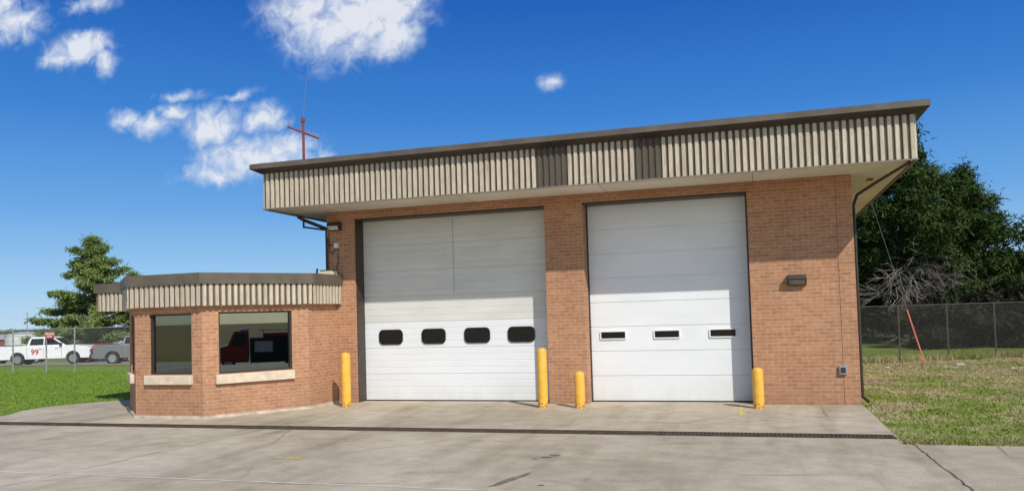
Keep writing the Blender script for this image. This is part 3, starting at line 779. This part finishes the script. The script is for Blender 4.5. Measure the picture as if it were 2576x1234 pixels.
def tree(x,y,H,prof,nl,label,lmat,leaf,per,dens=7,droop=-.1,clump=.3,dead=0,name='conifer_tree',cat='tree',group=None,lean=0,deadz=(.1,.5),jit=.6,tip=.12,flatc=.5):
    z=terr(x,y)
    e=thing(name,(x,y,z),label,cat,group,local=True)
    tr=MB(); r0=H*.024+.05; segs=8
    line=[]
    for i in range(segs+1):
        t=i/segs; line.append(Vector((lean*t+random.uniform(-.05,.05)*H*.08,random.uniform(-.05,.05)*H*.08,H*.97*t-.1*(i==0))))
    for i in range(segs): tr.tube(line[i],line[i+1],r0*(1-i/segs*.9),r0*(1-(i+1)/segs*.9),n=8,caps=False)
    pts=[]
    for k in range(nl):
        t=prof[0][0]+(prof[-1][0]-prof[0][0])*((k+random.random())/nl)
        for (ta,ra),(tb,rb) in zip(prof,prof[1:]):
            if ta<=t<=tb: R=ra+(rb-ra)*(t-ta)/(tb-ta); break
        R*=random.uniform(.5,1.15)
        az=random.random()*2*math.pi
        s=Vector((lean*t,0,H*t)); up=random.uniform(-.05,.35)+droop
        end=s+Vector((math.cos(az)*R,math.sin(az)*R,R*up))
        mid=(s+end)/2+Vector((0,0,random.uniform(-.1,.1)*R))
        rr_=.02+.015*R
        tr.tube(s,mid,rr_,rr_*.6,n=5,caps=False); tr.tube(mid,end,rr_*.6,.008,n=4,caps=False)
        m=max(2,int(dens*R/1.5))
        for c_ in range(m):
            u=(c_+.6)/m; u=.25+.75*u
            q=(s.lerp(mid,u*2) if u<.5 else mid.lerp(end,u*2-1))
            cr=clump*(1.1-.35*u)*random.uniform(.6,1.3)
            q=q+Vector((random.gauss(0,.12),random.gauss(0,.12),random.gauss(0,.08)))*R*jit
            pts.append(rng.normal(size=(per,3))*np.array([cr,cr,cr*flatc])*.55+np.array(q))
    pts.append(rng.normal(size=(per*2,3))*np.array([tip,tip,.35])+np.array([lean,0,H*.97]))
    tr.obj('trunk',M_bark,e,smooth=True,merge=False)
    leaves_obj('crown',np.concatenate(pts),leaf,lmat,e)
    if dead:
        dm=MB()
        def twig(p,d,l,r,dep):
            q=p+d*l; dm.tube(p,q,r,r*.6,n=4,caps=False)
            if dep==0: return
            for _ in range(3):
                nd=(d+Vector((random.gauss(0,.45),random.gauss(0,.45),random.gauss(0,.4)))).normalized()
                twig(p.lerp(q,random.uniform(.4,1)),nd,l*random.uniform(.5,.8),r*.6,dep-1)
        for _ in range(dead):
            az=random.uniform(math.pi*1.0,math.pi*1.9); zz=H*random.uniform(*deadz)
            twig(Vector((0,0,zz)),Vector((math.cos(az),math.sin(az),random.uniform(-.35,.2))).normalized(),random.uniform(1.0,1.6),.024,3)
        dm.obj('dead_branch',M_dead,e,merge=False)
    return e
GR='dark conifers behind the fence'
tree(5.4,20.4,8.6,[(.32,2.2),(.5,2.6),(.65,2.1),(.85,1.2),(1,.25)],86,'tall dark conifer with ragged crown and bare lower twigs',M_leafD,.10,100,clump=.46,dead=24,group=GR,dens=6.5,deadz=(.2,.40),lean=.2,flatc=.8,jit=.5)
tree(3.4,22.0,7.0,[(.25,2.0),(.5,2.2),(.8,1.2),(1,.2)],50,'dark dense conifer close behind the station',M_leafD,.11,80,clump=.46,dead=6,group=GR,deadz=(.2,.4),flatc=.8,jit=.5)
tree(7.8,21.2,6.6,[(.30,2.1),(.55,2.3),(.78,1.4),(1,.25)],66,'broad dark conifer with dead grey twigs below',M_leafD,.10,100,clump=.46,dead=10,group=GR,dens=6.5,deadz=(.2,.40),flatc=.8,jit=.5)
tree(10.6,22.0,4.8,[(.05,2.0),(.5,2.1),(1,.4)],52,'low dark conifer behind the fence',M_leafD,.12,72,clump=.46,group=GR,dead=2,flatc=.8,jit=.5)
tree(14.0,23.5,5.0,[(.05,2.0),(.5,2.1),(1,.4)],36,'low dark conifer behind the fence',M_leafD,.14,56,clump=.5,group=GR)
for i,(x,y,h) in enumerate([(2.6,25,3.2),(4.4,26,3.6),(6.2,25.5,3.8),(8.0,25,3.8),(9.8,25,3.6),(6.9,23.5,2.3),(9.2,20.0,1.9),(10.8,19.2,2.3),(12.4,25,3.4),(2.6,28,3.8),(5.4,29,4.0),
     (6.0,17.6,1.5),(7.7,18.0,1.7),(9.4,17.4,1.7),(11.0,17.0,1.6)]):
    tree(x,y,h,[(.03,1.4),(.5,1.6),(1,.5)],24,'dark tangled shrub beneath the conifers',M_leafS,.13,60,clump=.5,name='shrub',cat='shrub',group='dark undergrowth behind the fence',dead=1,deadz=(.2,.8))
tree(-55.6,42.3,10.7,[(.08,5.0),(.25,4.8),(.5,3.5),(.75,2.1),(.92,1.1),(1,.3)],74,'spreading green spruce behind the parked vehicles',M_leafL,.17,90,clump=.58,droop=.02,dens=6,name='spruce_tree',jit=.2,tip=.2)
tree(-52.3,43.3,7.6,[(.12,2.6),(.4,2.2),(.75,1.5),(1,.3)],22,'smaller green spruce beside the spreading spruce',M_leafL,.17,80,clump=.55,droop=.02,dens=6,name='spruce_tree',jit=.2,tip=.2)
pts=[]
for i in range(260):
    X,Y=farp(-.70+.5*random.random(),random.uniform(260,340))
    h=random.uniform(.4,2.2)
    pts.append(rng.normal(size=(36,3))*np.array([4,4,h*.35])+np.array([X,Y,h*.5-1.6]))
o=leaves_obj('distant_trees',np.concatenate(pts),1.2,M_leafF,None); tag(o,'distant dark line of trees on the horizon','trees',kind='stuff')

# guy wire
GW=thing('guy_wire',(4.07,9.16,0),'steel guy wire with an orange plastic guard at its foot','guy wire')
foot=Vector((4.07,9.16,0)); topp=Vector((3.2,11.2,4.7)); k=foot.lerp(topp,.30)
mb=MB(); mb.tube(foot,topp,.004,n=5); mb.obj('wire',M_wire,GW)
d_=(topp-foot).normalized(); mb=MB(); mb.tube(foot+d_*.03,k,.018,n=8); mb.obj('wire_guard',M_orange,GW,smooth=True)
# small rock by the fence
def rock(x,y,s):
    bm=bmesh.new(); bmesh.ops.create_icosphere(bm,subdivisions=2,radius=s)
    for v in bm.verts: v.co=Vector((v.co.x*1.5,v.co.y,v.co.z*.6))*(1+random.uniform(-.18,.18))
    me=bpy.data.meshes.new('rock'); bm.to_mesh(me); bm.free(); me.materials.append(M_rock)
    o=bpy.data.objects.new('rock',me); o.location=(x,y,s*.2); scene.collection.objects.link(o); tag(o,'small pale rock lying in the patchy grass','rock','rocks in the grass')
for (x,y,s) in [(4.75,8.6,.07),(4.3,8.0,.035),(5.6,7.4,.04),(3.0,7.9,.04)]: rock(x,y,s)

# ---------------- grass blades
def blades(name,n,region,hmin,hmax,w,label):
    P=[]
    while len(P)<n:
        x=random.uniform(region[0],region[1]); y=random.uniform(region[2],region[3])
        if region[4](x,y): P.append((x,y,terr(x,y)-.014))
    P=np.array(P); m=len(P)
    a=rng.uniform(0,2*np.pi,m); h=rng.uniform(hmin,hmax,m); e=np.stack([np.cos(a),np.sin(a),0*a],1)*w*rng.uniform(.6,1.4,(m,1))
    tip=P+np.stack([rng.normal(0,.7,m)*h,rng.normal(0,.7,m)*h,h],1)
    o=tri_mesh(name,np.stack([P-e,P+e,tip],1).reshape(-1,3),M_blade); tag(o,label,'grass',kind='stuff')
blades('grass',55000,(1.5,11,-3.72,16,lambda x,y:x<(y+13.8)*.30+1.2 and x>1.55),.012,.045,.010,'patchy dry and green grass beside the building')
blades('grass',75000,(-42,-11.6,-2.9,22,lambda x,y:(x<-13.9 or (x<-12.6 and y>1.2) or (x<-13.3 and y>.1)) and x<-.60*(y+13.8)-2.5 and x>-1.22*(y+13.8)-1),.012,.04,.012,'mown green lawn beside the office')
blades('grass',7000,(1.52,4.5,-3.80,-3.3,lambda x,y:True),.03,.08,.008,'tufts of green grass along the pavement edge')
blades('grass',2500,(1.0,10.6,8.7,13.9,lambda x,y:abs(y-(8.9+(x-1)*.505))<.18),.08,.28,.009,'dry weeds growing along the fence line')

# ------------------------------------------------------------------ sun & sky
SD=Vector((1.04,-1.06,1.28)).normalized()
el=math.asin(SD.z); rot=math.atan2(SD.x,SD.y)
sl=bpy.data.lights.new('sun','SUN'); sl.energy=4.1; sl.angle=math.radians(.5); sl.color=(1,.95,.87)
so=bpy.data.objects.new('sun',sl); so.rotation_euler=SD.to_track_quat('Z','Y').to_euler(); so.location=(10,-20,20); scene.collection.objects.link(so)
w=bpy.data.worlds.new('World'); scene.world=w; w.use_nodes=True; nt=w.node_tree; nt.nodes.clear()
out=N(nt,'ShaderNodeOutputWorld'); bg=N(nt,'ShaderNodeBackground'); bg2=N(nt,'ShaderNodeBackground'); bg3=N(nt,'ShaderNodeBackground')
ms=N(nt,'ShaderNodeMixShader'); ms0=N(nt,'ShaderNodeMixShader')
sky=N(nt,'ShaderNodeTexSky'); sky.sky_type='NISHITA'; sky.sun_disc=False; sky.sun_elevation=el; sky.sun_rotation=rot
sky.air_density=1.0; sky.dust_density=.5; sky.ozone_density=2.0; sky.altitude=500
L(nt,sky.outputs[0],bg.inputs[0]); bg.inputs[1].default_value=.13
tc=N(nt,'ShaderNodeTexCoord').outputs['Generated']; sx=N(nt,'ShaderNodeSeparateXYZ'); L(nt,tc,sx.inputs[0])
deep=ramp(nt,sx.outputs[2],[(0,(.47,.68,.88)),(.05,(.30,.56,.86)),(.13,(.125,.37,.78)),(.24,(.03,.21,.65)),(.36,(.004,.115,.50)),(.6,(.003,.07,.36)),(1,(.003,.05,.28))]).outputs[0]
L(nt,deep,bg3.inputs[0]); bg3.inputs[1].default_value=.98
fac=maprange(nt,sx.outputs[1],-.15,.30,0,.92,True)
L(nt,fac,ms0.inputs[0]); L(nt,bg.outputs[0],ms0.inputs[1]); L(nt,bg3.outputs[0],ms0.inputs[2])
ysafe=math_(nt,'MAXIMUM',sx.outputs[1],.05)
u=math_(nt,'DIVIDE',sx.outputs[0],ysafe); v=math_(nt,'DIVIDE',sx.outputs[2],ysafe)
cb=N(nt,'ShaderNodeCombineXYZ'); L(nt,u,cb.inputs[0]); L(nt,v,cb.inputs[1]); uvv=cb.outputs[0]
# clouds: tangent-plane directions (x/y, z/y), half widths, weight
cl=[(-.535,.419,.100,.052,1),(-.485,.435,.075,.042,1),(-.471,.388,.038,.030,1),(-.600,.450,.080,.034,.8),(-.529,.387,.048,.024,.8),
 (-1.011,.440,.062,.026,1),(-.966,.412,.027,.022,.9),(-1.055,.429,.036,.018,.8),(-1.149,.501,.066,.034,.85),(-1.179,.535,.054,.034,.8),(-.986,.512,.052,.018,.65),
 (-.924,.316,.033,.015,.9),(-.874,.305,.038,.015,.8),(-.834,.321,.024,.014,.85),(-.770,.293,.050,.031,1),(-.684,.295,.044,.019,.9),(-.654,.282,.034,.015,.7),
 (-.688,.242,.100,.029,.9),(-.750,.223,.080,.016,.75),(-.635,.247,.042,.025,.8),(-.823,.346,.042,.010,.62),(-.724,.336,.038,.009,.6),(-.253,.301,.022,.010,.7),
 (-.582,.237,.020,.009,.6)]
nz=noise_node(nt,uvv,34,5,.62,.7)
wn=N(nt,'ShaderNodeVectorMath',operation='MULTIPLY_ADD')
wsub=N(nt,'ShaderNodeVectorMath',operation='SUBTRACT'); L(nt,noise_node(nt,uvv,14,3,.6).outputs['Color'],wsub.inputs[0]); wsub.inputs[1].default_value=(.5,.5,.5)
L(nt,wsub.outputs[0],wn.inputs[0]); wn.inputs[1].default_value=(.075,.045,0); L(nt,uvv,wn.inputs[2])
field=None
for (cu,cv,k,k2,wt) in cl:
    s1=N(nt,'ShaderNodeVectorMath',operation='SUBTRACT'); L(nt,wn.outputs[0],s1.inputs[0]); s1.inputs[1].default_value=(cu,cv,0)
    s2=N(nt,'ShaderNodeVectorMath',operation='MULTIPLY'); L(nt,s1.outputs[0],s2.inputs[0])
    s2.inputs[1].default_value=(1/(k*1.7),1/(k2*1.7),0)
    ln=N(nt,'ShaderNodeVectorMath',operation='LENGTH'); L(nt,s2.outputs[0],ln.inputs[0])
    f=math_(nt,'MULTIPLY',math_(nt,'MAXIMUM',math_(nt,'SUBTRACT',1,ln.outputs['Value']),0),wt)
    field=f if field is None else math_(nt,'MAXIMUM',field,f)
den=math_(nt,'MULTIPLY_ADD',math_(nt,'SUBTRACT',nz.outputs[0],.5),1.25,field)
gate=maprange(nt,field,.0,.55,0,1,True)
al=maprange(nt,den,.12,1.0,0,1,False)
al=math_(nt,'MULTIPLY',al,gate); al=math_(nt,'MULTIPLY',al,math_(nt,'GREATER_THAN',sx.outputs[1],.1)); al=math_(nt,'MINIMUM',math_(nt,'MULTIPLY',al,1.25),.93)
cc=ramp(nt,den,[(.25,(.60,.72,.88)),(.85,(.84,.87,.94))])
L(nt,cc.outputs[0],bg2.inputs[0]); bg2.inputs[1].default_value=.95
L(nt,al,ms.inputs[0]); L(nt,ms0.outputs[0],ms.inputs[1]); L(nt,bg2.outputs[0],ms.inputs[2]); L(nt,ms.outputs[0],out.inputs[0])

# ------------------------------------------------------------------ camera
psi,tau,rho=.2975,.0417,.0296
F=Vector((-math.sin(psi)*math.cos(tau),math.cos(psi)*math.cos(tau),math.sin(tau)))
R0=Vector((math.cos(psi),math.sin(psi),0)); U0=R0.cross(F)
R=R0*math.cos(rho)-U0*math.sin(rho); U=U0*math.cos(rho)+R0*math.sin(rho)
cam=bpy.data.cameras.new('camera'); co=bpy.data.objects.new('camera',cam); scene.collection.objects.link(co)
co.matrix_world=Matrix(((R.x,U.x,-F.x,0),(R.y,U.y,-F.y,-13.8058),(R.z,U.z,-F.z,1.6),(0,0,0,1)))
cam.sensor_width=36; cam.lens=28.083; cam.shift_y=.0346; cam.clip_end=5000; cam.clip_start=.1
scene.camera=co
for o in bpy.data.objects:
    if '_local' in o: del o['_local']
